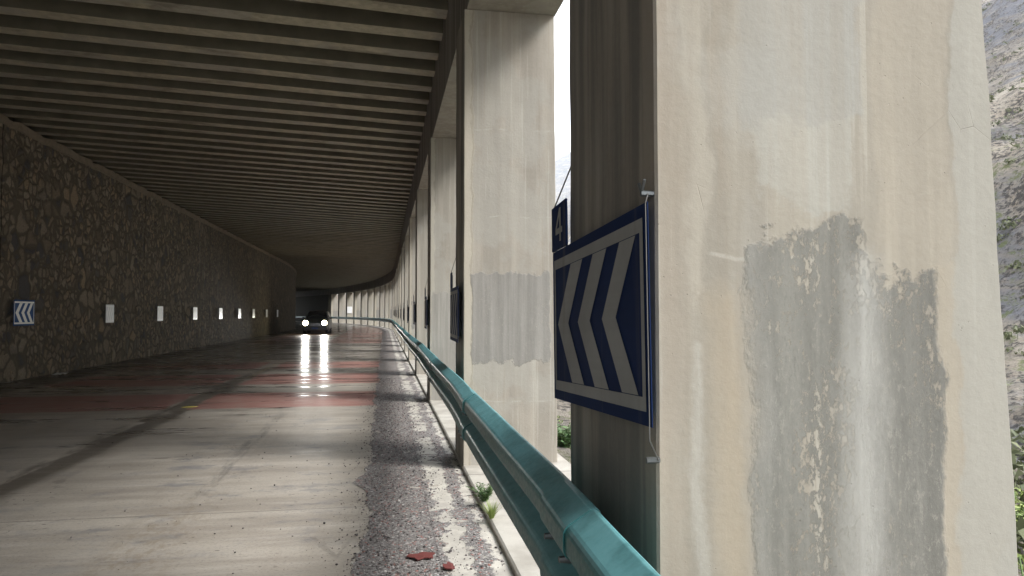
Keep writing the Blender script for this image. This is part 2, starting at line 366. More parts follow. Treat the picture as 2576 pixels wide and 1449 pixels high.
# ------------------------------------------------------------------ path of the road (straight, then bending left)
S0, RAD = 60.0, 195.0
def path(s, off, z=0.):
    if s <= S0: return Vector((off, s, z))
    a = (s-S0)/RAD
    return Vector((-RAD+(RAD+off)*math.cos(a), S0+(RAD+off)*math.sin(a), z))
def head(s): return 0. if s <= S0 else (s-S0)/RAD
def prange(a, b, n): return [a+(b-a)*i/n for i in range(n+1)]

# ------------------------------------------------------------------ mesh helpers
def mk(name, verts, faces, mat, parent=None, uvs=None, smooth=False, loc=None, rot=None):
    me = bpy.data.meshes.new(name); me.from_pydata([tuple(v) for v in verts], [], faces); me.update()
    if uvs is not None:
        l = me.uv_layers.new(name='UVMap')
        for lp in me.loops: l.data[lp.index].uv = uvs[lp.vertex_index]
    for mt in (mat if isinstance(mat, list) else [mat]): me.materials.append(mt)
    if smooth:
        for p in me.polygons: p.use_smooth = True
    o = bpy.data.objects.new(name, me); COL.objects.link(o)
    if parent: o.parent = parent
    if loc is not None: o.location = loc
    if rot is not None: o.rotation_euler = rot
    return o
def from_bm(name, bm, mat, parent=None, smooth=False, loc=None, rot=None):
    bmesh.ops.recalc_face_normals(bm, faces=bm.faces)
    me = bpy.data.meshes.new(name); bm.to_mesh(me); bm.free()
    me.materials.append(mat)
    if smooth:
        for p in me.polygons: p.use_smooth = True
    o = bpy.data.objects.new(name, me); COL.objects.link(o)
    if parent: o.parent = parent
    if loc is not None: o.location = loc
    if rot is not None: o.rotation_euler = rot
    return o
def bbox(bm, x0, x1, y0, y1, z0, z1, bev=0):
    r = bmesh.ops.create_cube(bm, size=1)
    for v in r['verts']:
        v.co = Vector((x0+(v.co.x+.5)*(x1-x0), y0+(v.co.y+.5)*(y1-y0), z0+(v.co.z+.5)*(z1-z0)))
    if bev:
        es = set(e for v in r['verts'] for e in v.link_edges)
        bmesh.ops.bevel(bm, geom=list(es), offset=bev, segments=2, affect='EDGES', clamp_overlap=True)
def cyl(bm, p0, p1, r, n=10, r2=None):
    p0, p1 = Vector(p0), Vector(p1); d = p1-p0
    res = bmesh.ops.create_cone(bm, cap_ends=True, segments=n, radius1=r, radius2=r if r2 is None else r2, depth=d.length)
    mtx = Matrix.Translation((p0+p1)/2) @ d.to_track_quat('Z', 'Y').to_matrix().to_4x4()
    bmesh.ops.transform(bm, matrix=mtx, verts=res['verts'])
def empty(name, loc=(0, 0, 0), rot=(0, 0, 0)):
    o = bpy.data.objects.new(name, None); COL.objects.link(o); o.location = loc; o.rotation_euler = rot
    o.empty_display_size = .2
    return o
def tag(o, label=None, cat=None, group=None, kind=None):
    if label: o['label'] = label
    if cat: o['category'] = cat
    if group: o['group'] = group
    if kind: o['kind'] = kind
    return o
def copy_tree(o, parent=None):
    c = o.copy(); COL.objects.link(c)
    if parent: c.parent = parent
    for ch in [x for x in CH if x.parent == o]: copy_tree(ch, c)
    return c
CH = []
def sweep(name, offs_z, svals, mat, parent=None, closed=True, smooth=False, caps=True, offf=None):
    """sweep a cross-section given as (offset, z) points along the road path"""
    n = len(offs_z); vs, us, fs = [], [], []
    for s in svals:
        for k, (a, z) in enumerate(offs_z):
            o2 = a+(offf(s) if offf else 0)
            vs.append(path(s, o2, z)); us.append((s, z) if abs(offs_z[0][0]-offs_z[-1][0]) < 1e-6 else (a, s))
    m = n if closed else n-1
    for i in range(len(svals)-1):
        for k in range(m):
            a, b = i*n+k, i*n+(k+1) % n
            fs.append((a, b, b+n, a+n))
    if closed and caps:
        fs.append(tuple(range(n))[::-1]); fs.append(tuple((len(svals)-1)*n+k for k in range(n)))
    return mk(name, vs, fs, mat, parent, us, smooth)

def grid(name, u0, u1, nu, svals, z, mat, zf=None):
    us = prange(u0, u1, nu); vs, uv, fs = [], [], []
    for s in svals:
        for u in us:
            vs.append(path(s, u, z+(zf(u, s) if zf else 0))); uv.append((u, s))
    n = nu+1
    for i in range(len(svals)-1):
        for k in range(nu):
            a = i*n+k; fs.append((a, a+1, a+n+1, a+n))
    return mk(name, vs, fs, mat, None, uv, True)

G0, G1 = -8.0, 152.0
SV = prange(G0, S0, 50)+prange(S0, G1, 60)[1:]

# ------------------------------------------------------------------ ground
SR = prange(-60, S0, 60)+prange(S0, 215, 70)[1:]
road = grid('road', -8.6, .742, 24, SR, 0, M['road']); tag(road, kind='structure')
near = prange(-20, 1, 60)+prange(1, 13, 480)[1:]+prange(13, 20, 100)[1:]+prange(20, 60, 80)[1:]+prange(60, 215, 70)[1:]
def gz(u, s):
    return .006*noise.noise(Vector((u*5, s*5, 0)))*(1 if s < 20 else 0)+.004*noise.noise(Vector((u*1.4, s*1.4, 3)))
def shoulder_left(s):
    return -.15+.13*noise.noise(Vector((s*.8, 0, 5)))+.07*noise.noise(Vector((s*2.6, 0, 9)))+.03*noise.noise(Vector((s*9, 0, 2)))
def shoulder_mesh():
    n = 16; vs, uv, fs = [], [], []
    for s in near:
        a = shoulder_left(s)
        for k in range(n+1):
            u = a+(.742-a)*k/n; vs.append(path(s, u, .004+gz(u, s)*(1 if 0 < k else 0))); uv.append((u, s))
    for i in range(len(near)-1):
        for k in range(n):
            q = i*(n+1)+k; fs.append((q, q+1, q+n+2, q+n+1))
    return mk('gravel_shoulder', vs, fs, M['shoulder'], None, uv, True)
shoulder = shoulder_mesh(); tag(shoulder, kind='structure')
# ragged overlap where the grit laps onto the lane is carried by the shoulder's own texture
kerb_slab = sweep('kerb_slab', [(.742, -.3), (.742, .035), (.755, .045), (1.78, .045), (1.78, -.6)], near, M['kerb'], closed=False); tag(kerb_slab, kind='structure')

# ------------------------------------------------------------------ terrain outside
def ridged(x, y, sc, octv=5):
    v, a, f = 0, 1, 1/sc
    for _ in range(octv):
        v += a*(1-abs(2*noise.noise(Vector((x*f, y*f, 1.7)))))
        a *= .5; f *= 2.1
    return v
def th(x, y):
    d = x-1.79
    z = -.12-.16*min(d, 9)-.02*max(0, min(d-9, 10))
    if d > 11: z += (d-11)*.66*min(1, (d-11)/14)
    if d > 0: z += .10*min(d, 6)*noise.noise(Vector((x*.8, y*.8, 0)))
    k = min(1, max(0, (d-8)/30))
    z += k*(ridged(x, y, 22, 5)-1)*3.2
    z += min(1, max(0, (d-60)/200))*(ridged(x, y, 160, 4)-1)*26
    if z > 120: z = 120+250*(1-math.exp(-(z-120)/250))
    # terrace of scrub on the far side
    t = math.exp(-((d-52)/13)**2); z = z*(1-.5*t)+(11+.35*(d-40))*.5*t
    # far mountain closing the valley
    if y > 900: z += 150*math.exp(-((x-560)/420)**2)*min(1, (y-900)/900)+30*ridged(x, y, 400, 4)*min(1, (y-900)/900)
    return z
def terrain():
    vs, fs, uv = [], [], []
    na, nr = 380, 210
    for j in range(nr+1):
        r = 2.2*(3200/2.2)**(j/nr)
        for i in range(na+1):
            a = R(1.0)+R(135)*i/na
            x = 1.79+r*math.sin(a); y = -2+r*math.cos(a)
            x = x if y < 50 else x          # valley keeps right of the road
            vs.append((x, y, th(x, y)))
    for j in range(nr):
        for i in range(na):
            a = j*(na+1)+i; fs.append((a, a+na+1, a+na+2, a+1))
    return vs, fs
def rock_mat():
    m = MB('rocky_scrub_hillside'); c = m.co(); p = m.xyz(c)
    st = m.noise(m.co(scale=(.05, .05, .35), off=(0, 0, 0)), 1, 8, .7, .6)
    b = m.noise(c, .09, 8, .65); md = m.noise(c, .7, 8, .7); fn = m.noise(c, 5, 7, .72)
    col = m.mix(m.ramp(b, .38, .62), (.23, .20, .16), (.44, .39, .32))
    col = m.mix(m.ramp(st, .42, .6), col, (.19, .19, .205))
    col = m.mix(m.ramp(md, .5, .68), col, (.38, .31, .23))
    col = m.mix(m.ramp(m.math('ADD', m.math('MULTIPLY', fn, .5), m.math('MULTIPLY', md, .5)), .50, .56, 0, .9), col, (.06, .057, .055))
    g = m.math('MULTIPLY', m.ramp(md, .52, .42), m.ramp(m.noise(c, 1.6, 7, .75), .48, .56))
    lowg = m.ramp(p[2], 16, 8)
    col = m.mix(m.math('MULTIPLY', g, m.math('MULTIPLY', lowg, .8)), col, (.14, .165, .06))
    n1 = m.bump(md, 1, .8); n2 = m.bump(fn, 1, .12, n1)
    return m.fin(col, .92, n2, spec=.2)
M['rock'] = rock_mat()
vs, fs = terrain()
hill = mk('hillside', vs, fs, M['rock'], smooth=True); tag(hill, kind='structure')
# slope above the back wall, and the ground the gallery stands on
vs, fs = [], []
xs = [-8.9, -12, -18, -30, -60, -140, -300]
ss = prange(-60, 215, 55)
for s in ss:
    for k, x in enumerate(xs):
        z = [6.6, 7.6, 11, 20, 44, 110, 240][k]
        q = path(s, x, z); q.z += (0 if k == 0 else 2.*noise.noise(q*.1)*k); vs.append(q)
for i in range(len(ss)-1):
    for k in range(len(xs)-1):
        a = i*len(xs)+k; fs.append((a, a+1, a+len(xs)+1, a+len(xs)))
up = mk('upper_slope', vs, fs, M['rock'], smooth=True); tag(up, kind='structure')
gp = mk('ground', [(-300, -400, -8), (3200, -400, -8), (3200, 3400, -8), (-300, 3400, -8)], [(0, 1, 2, 3)], M['rock']); tag(gp, kind='structure')

# ------------------------------------------------------------------ stone retaining wall
wallr = empty('stone_retaining_wall', (-8.1, 0, 0))
tag(wallr, 'long brown rubble stone wall with pale coping along the left side of the covered road', 'wall')
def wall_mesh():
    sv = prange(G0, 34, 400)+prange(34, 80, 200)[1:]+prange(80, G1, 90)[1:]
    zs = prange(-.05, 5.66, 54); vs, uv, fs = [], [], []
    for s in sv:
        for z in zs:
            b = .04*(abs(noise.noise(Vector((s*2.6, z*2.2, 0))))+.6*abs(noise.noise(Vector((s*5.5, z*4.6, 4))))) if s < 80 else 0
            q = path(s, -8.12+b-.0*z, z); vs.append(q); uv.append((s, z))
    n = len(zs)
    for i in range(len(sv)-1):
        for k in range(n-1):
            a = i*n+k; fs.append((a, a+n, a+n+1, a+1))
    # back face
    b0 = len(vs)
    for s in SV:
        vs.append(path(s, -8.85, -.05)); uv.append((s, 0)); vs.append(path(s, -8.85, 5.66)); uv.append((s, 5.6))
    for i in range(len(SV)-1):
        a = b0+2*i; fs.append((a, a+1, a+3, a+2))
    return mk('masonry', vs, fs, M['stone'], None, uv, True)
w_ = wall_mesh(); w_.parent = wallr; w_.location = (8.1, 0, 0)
def coping_mesh():
    sv = prange(G0, 60, 420)+prange(60, G1, 200)[1:]; vs, fs = [], []
    for s in sv:
        j = .035*noise.noise(Vector((s*1.9, 0, 0)))+.02*noise.noise(Vector((s*6, 2, 0)))
        st = .03 if (int(s/1.3) % 3 == 0) else 0
        for (a, z) in ((-8.86, 5.60), (-8.07+j+st, 5.56+j*.6), (-8.05+j+st, 5.73+j), (-8.30, 5.78+j), (-8.86, 5.78)):
            vs.append(path(s, a, z))
    for i in range(len(sv)-1):
        for k in range(5):
            a, b = i*5+k, i*5+(k+1) % 5; fs.append((a, b, b+5, a+5))
    return mk('coping', vs, fs, M['coping'])
c_ = coping_mesh(); c_.parent = wallr; c_.location = (8.1, 0, 0)

# ------------------------------------------------------------------ roof: slab, edge beam and ribs
roof = empty('gallery_roof', (0, 0, 0))
tag(roof, 'ribbed concrete roof spanning from the stone wall to the row of pillars over the road', 'roof')
ZR, ZL, ZB = 5.37, 5.80, 4.47        # rib underside at the beam, rib underside at the wall, beam underside
def ribz(off): return ZL+(ZR-ZL)*(off+8.1)/(8.1+.745)
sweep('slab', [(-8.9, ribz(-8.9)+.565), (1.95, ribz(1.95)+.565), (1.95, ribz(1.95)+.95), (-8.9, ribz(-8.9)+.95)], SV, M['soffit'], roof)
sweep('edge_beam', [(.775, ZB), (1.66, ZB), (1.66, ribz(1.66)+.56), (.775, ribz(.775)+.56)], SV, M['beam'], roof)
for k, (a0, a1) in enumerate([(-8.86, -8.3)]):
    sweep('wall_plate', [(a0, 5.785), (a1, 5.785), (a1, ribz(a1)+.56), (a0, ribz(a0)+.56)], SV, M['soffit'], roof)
PIT = .81
def rib_geom(s, L=16):
    vs, fs = [], []
    for i in range(L+1):
        off = -8.28+(.773+8.28)*i/L
        w0 = .15+.006*noise.noise(Vector((off*.7, s*3, 0))); dz = .012*noise.noise(Vector((off*.5, s*2, 9)))
        for (ds, z) in ((-w0, 0), (w0, 0), (w0+.0, .56), (-w0-.0, .56)):
            vs.append(path(s+ds, off, ribz(off)+z+(dz if z == 0 else 0)))
    for i in range(L):
        for k in range(4):
            a, b = i*4+k, i*4+(k+1) % 4; fs.append((a, a+4, b+4, b))
    fs.append((0, 1, 2, 3)); fs.append((L*4+3, L*4+2, L*4+1, L*4))
    return vs, fs
rs = []; s = 9.46-PIT*19
while s < G1-.5: rs.append(s); s += PIT
vis = [s for s in rs if s > 5.5][:100]; rest = [s for s in rs if s not in vis]
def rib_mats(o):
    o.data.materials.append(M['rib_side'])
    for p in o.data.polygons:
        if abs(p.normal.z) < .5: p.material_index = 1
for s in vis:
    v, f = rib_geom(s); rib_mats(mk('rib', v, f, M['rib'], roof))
V, F = [], []
for s in rest:
    v, f = rib_geom(s); n = len(V); V += v; F += [tuple(i+n for i in q) for q in f]
o = mk('rib', V, F, M['rib'], roof); o['kind'] = 'stuff'
rib_mats(o); o['label'] = 'remaining small ribs of the roof far down the bend'

# ------------------------------------------------------------------ pillars
def pillar_verts(w, t, h, seed, res=.12, flare=.0, amp=.004, lean=0):
    """rounded, slightly uneven rectangular column; origin at the centre of its base"""
    nx, ny, nz = max(4, int(w/res)), max(4, int(t/res)), max(8, int(h/res))
    c = .007; per = []
    def side(p, q, n):
        for i in range(n): per.append((p[0]+(q[0]-p[0])*i/n, p[1]+(q[1]-p[1])*i/n))
    x0, x1, y0, y1 = -w/2, w/2, -t/2, t/2
    side((x0+c, y0), (x1-c, y0), nx); side((x1-c, y0), (x1, y0+c), 1); side((x1, y0+c), (x1, y1-c), ny); side((x1, y1-c), (x1-c, y1), 1)
    side((x1-c, y1), (x0+c, y1), nx); side((x0+c, y1), (x0, y1-c), 1); side((x0, y1-c), (x0, y0+c), ny); side((x0, y0+c), (x0+c, y0), 1)
    vs, fs, n = [], [], len(per)
    for j in range(nz+1):
        z = h*j/nz
        for (x, y) in per:
            cen = Vector((x, y, 0)); dn = cen.normalized()
            edge = (abs(x) > w/2-.03) and (x > 0)
            k = amp*noise.noise(Vector((x*3+seed, y*3, z*2.2)))+amp*.5*noise.noise(Vector((x*9+seed, y*9, z*7)))
            if edge: k += amp*.6*noise.noise(Vector((seed, 0, z*5)))+amp*.5*noise.noise(Vector((seed, 5, z*17)))
            fx = (flare*(1-z/h)-lean) if x > 0 else 0
            vs.append((x+dn.x*k+fx*(x/(w/2) if x > 0 else 0), y+dn.y*k, z))
    for j in range(nz):
        for i in range(n):
            a, b = j*n+i, j*n+(i+1) % n; fs.append((a, b, b+n, a+n))
    fs.append(tuple(range(n))[::-1]); fs.append(tuple(nz*n+i for i in range(n)))
    return vs, fs
SP = 5.35
PW, PT = .90, .84
pil_s = {}
ORD = ['first', 'second', 'third', 'fourth', 'fifth', 'sixth', 'seventh', 'eighth', 'ninth', 'tenth', 'eleventh', 'twelfth', 'thirteenth', 'fourteenth',
       'fifteenth', 'sixteenth', 'seventeenth', 'eighteenth', 'nineteenth', 'twentieth', 'twenty first', 'twenty second', 'twenty third', 'twenty fourth', 'twenty fifth']
LAST = 23
shared = {}
for i in range(-1, LAST+1):
    s = 7.1+SP*(i-2) if i > 1 else 1.77-SP*(1-i)
    seed = i*3.7
    if i == 1:
        v, f = pillar_verts(.975, .875, ZB+.0, seed, .035, .225, .0034, .125); wdt, thk, off = .975, .875, .672
    elif i == 2: v, f = pillar_verts(.90, .80, ZB, seed, .05, .025, .005); wdt, thk, off = .90, .80, .748
    elif i < 1: v, f = pillar_verts(.90, .80, ZB, seed, .16, .01, .004); wdt, thk, off = .90, .80, .66
    else:
        wdt = .90+.42*min(1, max(0, (i-14)/5)); thk, off = .80, .748; v, f = pillar_verts(wdt, thk, ZB, seed, .16, .01, .004)
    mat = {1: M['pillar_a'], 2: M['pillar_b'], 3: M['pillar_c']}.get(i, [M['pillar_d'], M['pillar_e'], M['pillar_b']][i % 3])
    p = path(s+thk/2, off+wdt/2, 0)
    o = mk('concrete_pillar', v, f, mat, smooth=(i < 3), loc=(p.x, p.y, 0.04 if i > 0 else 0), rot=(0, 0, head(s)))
    o.scale.z = (ZB-.043)/ZB
    if i < 3:
        for pl in o.data.polygons: pl.use_smooth = False
    pil_s[i] = (s, thk, wdt, off)
    lab = {1: 'huge nearest pillar with cracked dark grey plaster patch on cream render filling the right side',
           2: 'cream pillar with a squarish grey patch at mid height, second from the camera',
           3: 'third pillar, grey rendered over its lower half, just beyond the square patched one'}.get(i,
           '%s pillar from the camera in the row beside the guardrail' % ORD[i-1])
    if i < 1: lab = '%s pillar of the row behind the camera position' % ['nearest', 'farthest'][-i]
    if i == LAST: lab = 'farthest visible pillar at the left end of the distant bend'
    tag(o, lab, 'pillar', 'row of concrete pillars carrying the roof edge')
# closed side wall after the last pillar
s_last = pil_s[LAST][0]+.8
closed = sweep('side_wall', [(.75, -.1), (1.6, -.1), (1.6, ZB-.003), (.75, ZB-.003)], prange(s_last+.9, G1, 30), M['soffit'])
tag(closed, 'dark solid wall closing the gallery side beyond the last distant pillar', 'wall')

# ------------------------------------------------------------------ chevron signs
SW, SH = 1.04, .553
def flat(bm, pts, y, t=.0015):
    """polygon in the local x-z plane at depth y (front faces -y)"""
    v = [bm.verts.new((a, y, b)) for a, b in pts]; bm.faces.new(v)
def make_sign(plate=True, bl='sign_blue', wh='sign_white'):
    r = empty('chevron_sign')
    bm = bmesh.new(); bbox(bm, 0, SW, 0, .003, 0, SH, .0006)
    CH.append(from_bm('panel', bm, M[bl], r))
    X = lambda u: u*SW
    bm = bmesh.new(); y = -.0022; b0, b1 = .03, .058; zb0, zb1 = .035, .07
    for q in ([(X(b0), zb0), (X(1-b0), zb0), (X(1-b0), zb1), (X(b0), zb1)], [(X(b0), SH-zb1), (X(1-b0), SH-zb1), (X(1-b0), SH-zb0), (X(b0), SH-zb0)],
              [(X(b0), zb1), (X(b0)+.02, zb1), (X(b0)+.02, SH-zb1), (X(b0), SH-zb1)], [(X(1-b0)-.024, zb1), (X(1-b0), zb1), (X(1-b0), SH-zb1), (X(1-b0)-.024, SH-zb1)]):
        flat(bm, q, y)
    CH.append(from_bm('border', bm, M[wh], r))
    for (tip, top, wd) in ((.08, .27, .147), (.353, .536, .138), (.62, .79, .127)):
        bm = bmesh.new(); zt, zm, zl = SH-zb1-.002, SH*.5, zb1+.002
        flat(bm, [(X(tip), zm), (X(tip+wd), zm), (X(top+wd), zt), (X(top), zt)], y)
        flat(bm, [(X(tip), zm), (X(top), zl), (X(top+wd), zl), (X(tip+wd), zm)], y)
        CH.append(from_bm('chevron', bm, M[wh], r))
    if plate:
        bm = bmesh.new(); x0, x1, z0, z1 = -.02, .205, SH+.004, SH+.175
        bbox(bm, x0, x1, .001, .009, z0, z1, .002)
        pl = from_bm('number_plate', bm, M[bl], r); CH.append(pl)
        for xa in (x0+.02, x1-.035):
            bm = bmesh.new(); bbox(bm, xa, xa+.015, .0095, .014, SH-.05, z1-.03)
            CH.append(from_bm('plate_strap', bm, M['dark_metal'], pl))
        bm = bmesh.new(); wx = .0
        cyl(bm, (x0+.02, .006, z1-.004), (.155, .04, z1+.135), .0028, 6); cyl(bm, (.155, .04, z1+.135), (.165, .05, z1+.17), .0028, 6)
        CH.append(from_bm('wire', bm, M['wire'], r))
    for xx in (.10, SW-.16):
        bm = bmesh.new(); bbox(bm, xx-.012, xx+.012, .003, .034, .06, SH-.06)
        CH.append(from_bm('bracket', bm, M['dark_metal'], r))
    return r
def add_digits(sign, txt):
    """number on the plate above a sign"""
    pl = [c for c in bpy.data.objects if c.parent == sign and c.name.startswith('number_plate')][0]
    seg = {'4': None}
    bm = bmesh.new(); y = -.0015; x = .055; z0 = SH+.03; hh = .125; w = .10; t = .022
    flat(bm, [(x+w*.62, z0), (x+w*.62+t, z0), (x+w*.62+t, z0+hh), (x+w*.62, z0+hh)], y)
    flat(bm, [(x, z0+.030), (x+w*.62-.0005, z0+.030), (x+w*.62-.0005, z0+.052), (x, z0+.052)], y)
    flat(bm, [(x+w*.62+t+.0005, z0+.030), (x+w+.006, z0+.030), (x+w+.006, z0+.052), (x+w*.62+t+.0005, z0+.052)], y)
    flat(bm, [(x, z0+.0525), (x+t, z0+.0525), (x+w*.62-.0005, z0+hh-.03), (x+w*.62-.0005, z0+hh)], y)
    from_bm('number', bm, M['sign_white'], pl)
proto = make_sign()
# near sign: its near end is 1.71 m ahead, faces the road (-X); local +x runs back towards the camera
def place_sign(o, s, off, z, extra=0., at_end=True):
    p = path(s, off, z); o.location = p; o.rotation_euler = (0, 0, -R(90)+head(s)+extra)
place_sign(proto, 2.75, .637, 1.5-SH/2-.045); proto.rotation_euler.y = -R(2.5)
copies = []
for i in range(2, 13):
    c = copy_tree(proto); s, thk, wdt, off = pil_s[i]
    place_sign(c, s+1.06, off-.036, 1.5-SH/2+random.uniform(-.03, .03), random.uniform(-.02, .015))
    tag(c, 'chevron sign seen edge on, hung on the %s pillar from the camera' % ORD[i-1], 'sign', 'blue and white chevron signs on the pillars')
    copies.append(c)
add_digits(proto, '4')
tag(proto, 'largest blue and white chevron sign under a number 4 plate on the nearest pillar', 'sign', 'blue and white chevron signs on the pillars')
# hanging wire and eye bolts of the near sign
bm = bmesh.new()
cyl(bm, (SW+.004, -.006, SH-.005), (SW+.010, -.010, -.03), .0015, 6); cyl(bm, (SW+.010, -.010, -.03), (SW-.04, .03, -.085), .0018, 6)
cyl(bm, (SW+.004, -.006, SH-.005), (SW-.045, .02, SH+.03), .0018, 6)
wr = from_bm('hanging_wire', bm, M['wire'], proto)
for zz in (SH+.03, -.085):
    bm = bmesh.new(); cyl(bm, (SW-.05, .036, zz), (SW-.05, .002, zz), .008, 6)
    if zz > 0:
        cyl(bm, (SW-.078, .008, zz+.03), (SW-.048, .004, zz+.002), .005, 6); cyl(bm, (SW-.05, .004, zz+.002), (SW-.025, .004, zz+.03), .004, 6)
    from_bm('eye_bolt', bm, M['bolt'], proto)
# signs on the stone wall (they face the road, same arrows)
WS = [17.75, 23.05, 28.0, 33.0, 38.0, 42.8, 47.3, 52.4, 57.6]
wp = make_sign(False, 'sign_pale_blue', 'sign_pale'); wp2 = make_sign(False, 'sign_grey', 'sign_pale')
for k, s in enumerate(WS):
    c = wp if k == 0 else (wp2 if k == 1 else copy_tree(wp2))
    # panel's front must look at +X and towards the camera
    c.scale = (.84 if k == 0 else .55, 1, 1.04 if k == 0 else .96)
    p = path(s+(0 if k == 0 else .12), -7.98, 1.5-SH/2)
    c.location = p; c.rotation_euler = (0, 0, R(90)+head(s)-R(3))
    lab = ['nearest chevron sign on the stone wall, blue arrows clearly readable', 'pale chevron sign on the stone wall, second from the left edge']
    tag(c, lab[k] if k < 2 else '%s small pale sign along the stone wall counting from the left edge' % ORD[k], 'sign', 'small reflective signs on the stone wall')
# two white boards on the far pillars
def board(name, s, off, z, w, h, lab):
    r = empty(name, path(s, off, z), (0, 0, head(s)))
    bm = bmesh.new(); bbox(bm, -w/2, w/2, 0, .03, -h/2, h/2, .006); from_bm('panel', bm, M['board'], r)
    bm = bmesh.new(); bbox(bm, -w/2+.1, -w/2+.16, .03, .06, -h/2+.05, h/2-.05); bbox(bm, w/2-.16, w/2-.1, .03, .06, -h/2+.05, h/2-.05)
    from_bm('bracket', bm, M['galv'], r)
    tag(r, lab, 'sign')
M['board'] = plain('white_board_paint', (.8, .8, .8), .5, 0, .03)
s20 = pil_s[21][0]
board('notice_board', s20-.07, 1.12, 1.98, .72, .95, 'small square white board low on a pillar of the distant bend')

# ------------------------------------------------------------------ guardrail
RT = .98
def rail_off(s):
    pts = [(-8, .50), (1.35, .535), (2.2, .56), (4.0, .582), (6, .618), (10, .632), (400, .632)]
    for (a, x), (b, y) in zip(pts, pts[1:]):
        if s <= b: return x+(y-x)*(s-a)/(b-a)
    return .632
def fillet(pts, r=.02, n=4):
    out_ = [pts[0]]
    for a, b, c in zip(pts, pts[1:], pts[2:]):
        A, B, C_ = Vector(a), Vector(b), Vector(c); l1, l2 = (A-B).length, (C_-B).length; k = min(r, l1*.45, l2*.45)
        P, Q = B+(A-B)/l1*k, B+(C_-B)/l2*k
        for i in range(n+1):
            t = i/n; v = P*(1-t)**2+B*2*t*(1-t)+Q*t*t; out_.append((v.x, v.y))
    return out_+[pts[-1]]
WP = fillet([(.002, -.006), (-.010, .004), (-.088, -.042), (-.088, -.108), (-.020, -.152), (-.020, -.168), (-.088, -.206), (-.088, -.272), (-.010, -.320), (.002, -.312)])
WP = [(x, z*1.06) for x, z in WP]
def wbeam(s0, s1, out=0., n=None):
    """double-skinned W profile between two stations"""
    n = n or max(4, int((s1-s0)/.25)); pts = []
    for (x, z) in WP: pts.append((x-out, z))
    for (x, z) in reversed(WP): pts.append((x-out+.0035, z))
    vs, fs, m = [], [], len(pts)
    for s in prange(s0, s1, n):
        o_ = rail_off(s)+.004*math.sin(s*1.1); zz = RT+.010*math.sin(s*.55+.4)+.006*noise.noise(Vector((s*.9, 0, 0)))
        for (x, z) in pts: vs.append(path(s, o_+x, zz+z))
    for i in range(n):
        for k in range(m):
            a, b = i*m+k, i*m+(k+1) % m; fs.append((a, b, b+m, a+m))
    h_ = m//2
    for b_ in (0, n*m):
        for k in range(h_-1): fs.append((b_+k, b_+k+1, b_+m-2-k, b_+m-1-k))
    return vs, fs
gr = empty('guardrail', path(0, .6, 0))
tag(gr, 'long green steel W-beam guardrail running in front of all the pillars', 'guardrail')
inv = -gr.location
joint = [-6.2, -2.2, 1.88, 4.75] + [4.75+4.0*k for k in range(1, 35)]
for k in range(len(joint)-1):
    v, f = wbeam(joint[k]-.0, joint[k+1]+.32, .0+(.0045 if k % 2 else 0))
    mk('beam_panel', v, f, M['rail'], gr, smooth=False, loc=inv)
# splice covers, bolts
for k, j in enumerate(joint[1:-1]):
    if j < 60:
        v, f = wbeam(j-.0, j+.33, .0095, 3); mk('splice_plate', v, f, M['rail'], gr, smooth=False, loc=inv)
    if j < 26:
        for ds in (.06, .27):
            for zz, xx in ((-.135, -.070), (-.28, -.086)):
                o_ = rail_off(j+ds); bm = bmesh.new()
                cyl(bm, path(j+ds, o_+xx+.02, RT+zz), path(j+ds, o_+xx-.022, RT+zz), .013, 8, .009)
                from_bm('bolt', bm, M['bolt'], gr, loc=inv)
# spacer blocks to the pillars
for i in range(-1, LAST+1):
    s, thk, wdt, off = pil_s[i]; mid = s+.45; o_ = rail_off(mid)
    bm = bmesh.new()
    bbox(bm, .004, off-o_+.02, -.05, .05, RT-.24, RT-.12)
    p = path(mid, o_, 0)
    from_bm('spacer_bracket', bm, M['bolt'], gr, loc=p+inv, rot=(0, 0, head(mid)))

